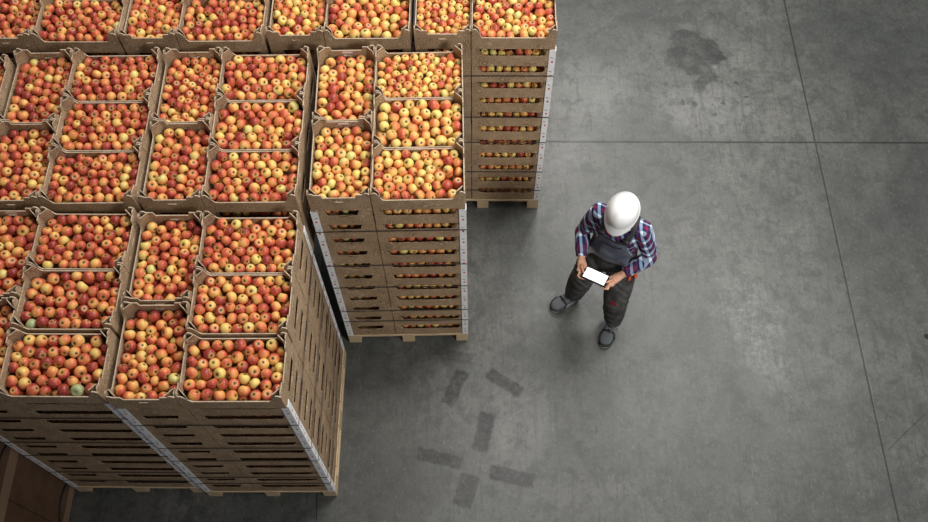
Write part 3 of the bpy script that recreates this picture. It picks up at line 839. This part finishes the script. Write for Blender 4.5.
bib = solid('bib', panel_on(zs, [.150, .150, .145, .135, .122, .112, .104, .103], .010), M['bib'], .006, label='navy grey bib of the overalls')
solid('bib_pocket', panel_on([1.13, 1.17, 1.21, 1.25, 1.29, 1.30], [.074, .076, .078, .078, .078, .078], .016), M['bib'], .004, bib)
m = panel_on([1.292, 1.30, 1.308], [.080, .080, .080], .0195); solid('pocket_trim', m, M['black'], .003, bib)
m = panel_on([1.348, 1.356, 1.364], [.104, .104, .103], .013); solid('bib_hem', m, M['black'], .005, bib)
solid('waistband', panel_on([1.055, 1.075, 1.095], [.162, .160, .158], .012), M['trouser'], .006)
solid('back_panel', panel_on([1.06, 1.10, 1.16, 1.22, 1.28, 1.33], [.150, .145, .125, .09, .06, .045], .010, True), M['bib'], .006)
for s in (-1, 1):
    ctrl = [(.088, -.125, 1.345), (.100, -.09, 1.43), (.104, -.03, 1.50), (.100, .03, 1.50), (.088, .09, 1.44), (.06, .13, 1.36), (.035, .14, 1.31)]
    pts = []
    for i in range(len(ctrl) - 1):
        for q in range(5): pts.append(Vector(lerp(ctrl[i], ctrl[i + 1], q / 5)))
    pts.append(Vector(ctrl[-1])); L_, R_ = [], []
    cen = []
    for p in pts:
        p = Vector((s * p.x, p.y, p.z)); loc, nrm, _, _ = bv_shirt.find_nearest(p); cen.append((loc, nrm))
    m = MB(); vs = []
    for i, (c0, nrm) in enumerate(cen):
        d = (cen[min(i + 1, len(cen) - 1)][0] - cen[max(i - 1, 0)][0]).normalized(); sd = d.cross(nrm).normalized()
        for kx in (-1, 0, 1):
            loc, n2_, _, _ = bv_shirt.find_nearest(c0 + sd * 0.021 * kx); vs.append(loc + n2_ * 0.009)
    m.add(vs, [(i * 3 + j, i * 3 + j + 1, (i + 1) * 3 + j + 1, (i + 1) * 3 + j) for i in range(len(cen) - 1) for j in (0, 1)], 0, True)
    strap = solid('shoulder_strap', m, M['webbing'], .005)
    m = MB(); c0 = cen[3][0] + cen[3][1] * 0.014; 
    m.tube([c0 + Vector((-.024, 0, 0)), c0 + Vector((.024, 0, 0))], [(.018, .006)] * 2, 8); solid('buckle', m, M['black'], .002, strap)
# orange trims, side pockets, red stitching on the knee
def decal(bv, p, n_, size, mat, name, label=None, parent=tro, ang=0.0):
    loc, nrm, _, _ = bv.find_nearest(Vector(p))
    q = nrm.to_track_quat('Z', 'Y').to_matrix(); m = MB()
    w, h = size; e = []
    for sx, sy in ((-1, -1), (1, -1), (1, 1), (-1, 1)):
        x, y = sx * w / 2, sy * h / 2; x, y = x * math.cos(ang) - y * math.sin(ang), x * math.sin(ang) + y * math.cos(ang)
        e.append(loc + nrm * 0.002 + q @ Vector((x, y, 0)))
    m.hexa(e, [v + nrm * 0.010 for v in e]); o = link_mesh(name, m.fixed(name, mat), parent)
    if label: o['label'] = label
decal(bv_tro, (-0.155, -0.24, 0.74), 0, (.026, .085), M['orange'], 'pocket_trim', 'small orange pocket trim')
decal(bv_tro, (0.27, -0.06, 0.93), 0, (.03, .10), M['orange'], 'pocket_trim', 'orange trim at the hip pocket')
decal(bv_tro, (0.21, -0.10, 0.91), 0, (.02, .07), M['orange'], 'pocket_trim', 'orange trim at the hip pocket')
decal(bv_tro, (0.14, -0.26, 0.62), 0, (.05, .028), M['redtrim'], 'embroidery', 'dark red stitched mark above the knee', ang=.5)
decal(bv_tro, (-0.10, 0.2, 0.95), 0, (.12, .12), M['trouser'], 'back_pocket')
decal(bv_tro, (0.10, 0.2, 0.95), 0, (.12, .12), M['trouser'], 'back_pocket')

# shoes
def shoe(heel, toe):
    h = Vector((*heel, 0)); d = (Vector((*toe, 0)) - h); L = d.length; d.normalize(); sd = Vector((-d.y, d.x, 0))
    def P(u, v, z): q = h + d * (u * L) + sd * v; return (q.x, q.y, z)
    def ring(u, hw, z0, z1, n=16, fl=.6):
        out = []
        for k in range(n):
            a = 2 * math.pi * k / n; c, s = math.cos(a), math.sin(a)
            c = math.copysign(abs(c) ** fl, c); s = math.copysign(abs(s) ** fl, s)
            out.append(P(u, c * hw, (z0 + z1) / 2 + s * (z1 - z0) / 2))
        return out
    m = MB(); m.loft([ring(.015, .022, .02, .05), ring(.05, .033, .016, .09), ring(.2, .039, .015, .12), ring(.38, .041, .015, .115), ring(.55, .046, .015, .095), ring(.72, .051, .015, .078), ring(.86, .048, .015, .066), ring(.95, .036, .016, .05), ring(.985, .018, .02, .036)])
    up = link_mesh('shoe', m.fixed('shoe', M['shoe']), body); up['label'] = 'grey suede work shoe with black trim'
    m = MB(); out = []
    for k in range(28):
        a = 2 * math.pi * k / 28; u = .5 + .5 * math.cos(a); hw = (.038 + .020 * math.sin(math.pi * min(1, u) * .5 + 0) * (u > .2)) ; hw = .040 + .016 * u
        out.append((u, math.copysign(abs(math.sin(a)) ** .75, math.sin(a)) * hw))
    m.loft([[P(u, v, z) for u, v in out] for z in (0.0, .012, .026)], 0, False)
    link_mesh('sole', m.fixed('sole', M['sole']), up)
    # black toe guard running round the toe, and laces
    m = MB(); pts = []
    for k in range(15):
        a = math.radians(-100 + 200 * k / 14); pts.append(P(.70 + .275 * math.cos(a), .054 * math.sin(a), .050 - .010 * math.cos(a)))
    m.tube(pts, .013, 8); link_mesh('toe_guard', m.fixed('toe_guard', M['black']), up)
    m = MB()
    for i in range(4):
        u = .42 + .07 * i; z = .121 - .0105 * i - .004
        m.tube([P(u, -.026, z - .012), P(u + .01, 0, z), P(u, .026, z - .012)], .0042, 6)
    m.tube([P(.40, -.0, .117), P(.38, .03, .118), P(.43, .045, .10)], .004, 6)
    m.tube([P(.60, -.052, .045), P(.60, -.036, .088), P(.61, 0, .096), P(.60, .036, .088), P(.60, .052, .045)], .0075, 8)
    link_mesh('laces', m.fixed('laces', M['black']), up)
shoe((-0.182, 0.050), (-0.325, -0.187))
shoe((0.158, 0.0), (0.190, -0.298))

# hard hat
hm = MB(); rings = []
HA = Vector((0, .005, .028))
def hh(x, y, z): return hd(HA.x + x, HA.y + y, HA.z + z)
nseg = 40
def hat_r(a, k):   # a angle, front = -y
    return (.108 * math.cos(a), (.129 * math.sin(a)))
for i in range(13):
    ph = (math.pi / 2) * i / 12.5
    rr = math.cos(ph) ** .80; z = .130 * math.sin(ph) ** 1.0
    ring = []
    for k in range(nseg):
        a = 2 * math.pi * k / nseg; x, y = hat_r(a, 0)
        ridge = .006 * math.exp(-((x * rr) / .022) ** 2) * math.sin(ph)
        ring.append(hh(x * rr, y * rr, z + ridge))
    rings.append(ring)
lip = []
for ext, dz in [(1.0, -.012), (1.0, 0)]:
    pass
brim_in, brim_out, brim_low = [], [], []
for k in range(nseg):
    a = 2 * math.pi * k / nseg; x, y = hat_r(a, 0); f = max(0, -math.sin(a)) ** 1.6
    e = 1 + .05; ox, oy = x * (1.05 + .02 * f), y * 1.05 - .042 * f
    brim_out.append(hh(ox, oy, -.006 - .012 * f)); brim_low.append(hh(ox, oy, -.012 - .012 * f))
inner = [hh(*(Vector((hat_r(2 * math.pi * k / nseg, 0)[0] * .95, hat_r(2 * math.pi * k / nseg, 0)[1] * .95, -.012)))) for k in range(nseg)]
inner2 = [hh(*(Vector((hat_r(2 * math.pi * k / nseg, 0)[0] * .8, hat_r(2 * math.pi * k / nseg, 0)[1] * .8, .06)))) for k in range(nseg)]
hm.loft([inner2, inner, brim_low, brim_out] + rings, 0, True, True)
hat = link_mesh('hard_hat', hm.fixed('hard_hat', M['hat']), body); hat['label'] = 'white plastic hard hat with a front peak'
m = MB(); m.tube([hh(-.101, -.02, .035), hh(-.110, -.02, .036)], .007, 10); link_mesh('slot_cap', m.fixed('slot_cap', new_mat('grey_plastic', (.45, .45, .45), .5)), hat)

# tablet in the hands
tw, th_, tt = .196, .122, .009
e = MB(); e.box(-tw / 2, -th_ / 2, -tt / 2, tw / 2, th_ / 2, tt / 2)
me = e.mesh('tablet', M['tablet']); bm = bmesh.new(); bm.from_mesh(me); bmesh.ops.remove_doubles(bm, verts=bm.verts, dist=1e-5)
bmesh.ops.bevel(bm, geom=[x for x in bm.edges], offset=.003, segments=2, affect='EDGES'); bm.to_mesh(me); bm.free()
pm = Matrix.Translation(PERSON) @ Matrix.Rotation(PYAW, 4, 'Z') @ Matrix.Scale(1.045, 4)
tab = link_mesh('tablet', me); tab.scale = (1.045,) * 3
tab.location = (pm @ TAB_C); tab.rotation_euler = (pm @ Matrix.Rotation(-TAB_T, 4, 'X')).to_euler()
tag(tab, 'black tablet with a blank white screen in the hands of the person', 'tablet')
m = MB(); m.box(-tw / 2 + .016, -th_ / 2 + .011, tt / 2 - .0002, tw / 2 - .016, th_ / 2 - .011, tt / 2 + .0006)
link_mesh('screen', m.mesh('screen', M['screen']), tab)['label'] = 'blank white lit screen'

# ------------------------------------------------------------------ light
def area(name, loc, size, power, color=(1, 1, 1), target=None, spread=180):
    l = bpy.data.lights.new(name, 'AREA'); l.shape = 'RECTANGLE'; l.size, l.size_y = size; l.energy = power; l.color = color
    l.spread = math.radians(spread)
    o = bpy.data.objects.new(name, l); col.objects.link(o); o.location = loc
    if target is not None:
        o.rotation_euler = (Vector(target) - Vector(loc)).to_track_quat('-Z', 'Y').to_euler()
    return o
area('ceiling_and_fill_lamp', (4.4, 6.4, 9.6), (3.0, 2.0), 480, (1, .985, .95), (1.8, 4.0, 0))
area('ceiling_and_fill_lamp', (2.2, 11.2, 9.6), (3.0, 2.0), 560, (1, .985, .96), (0.3, 4.5, 0))
area('ceiling_and_fill_lamp', (0.5, 4.4, 9.8), (2.2, 2.0), 235, (1, .97, .93), (0.3, 4.1, 0))
area('ceiling_and_fill_lamp', (2.2, 1.4, 9.8), (2.4, 2.0), 40, (1, .98, .94), (1.2, 3.2, 0))  # added front fill for the stack faces, no known lamp
area('ceiling_and_fill_lamp', (4.6, -1.6, 7.8), (1.8, 1.4), 88, (1, .98, .94), (0.9, 4.9, 0.6), 70)  # unseen fill added low at right to brighten the right-hand stack fronts
w = bpy.data.worlds.new('World'); scene.world = w; w.use_nodes = True
w.node_tree.nodes['Background'].inputs[0].default_value = (.85, .9, 1, 1)
w.node_tree.nodes['Background'].inputs[1].default_value = 0.11

# ------------------------------------------------------------------ camera
F_PX, TILT, ROLL, HC, CYAW = 933.24, 0.4780477, 0.0210930, 7.381083, -0.0202861
cam = bpy.data.cameras.new('camera'); co = bpy.data.objects.new('camera', cam); col.objects.link(co)
cam.sensor_width = 36; cam.lens = F_PX * 36 / 928
right = Vector((1, 0, 0)); up = Vector((0, math.cos(TILT), math.sin(TILT))); fwd = Vector((0, math.sin(TILT), -math.cos(TILT)))
r2_ = right * math.cos(ROLL) - up * math.sin(ROLL); u2_ = right * math.sin(ROLL) + up * math.cos(ROLL)
Rz = Matrix.Rotation(-CYAW, 3, 'Z')
r2_, u2_, b2_ = Rz @ r2_, Rz @ u2_, Rz @ (-fwd)
mw = Matrix(((r2_.x, u2_.x, b2_.x, 0), (r2_.y, u2_.y, b2_.y, 0), (r2_.z, u2_.z, b2_.z, HC), (0, 0, 0, 1)))
co.location = (0, 0, HC); co.rotation_euler = mw.to_euler()
scene.camera = co
vs = scene.view_settings; vs.view_transform = 'Standard'; vs.look = 'None'; vs.exposure = 0.0; vs.gamma = 1.0; vs.use_curve_mapping = False
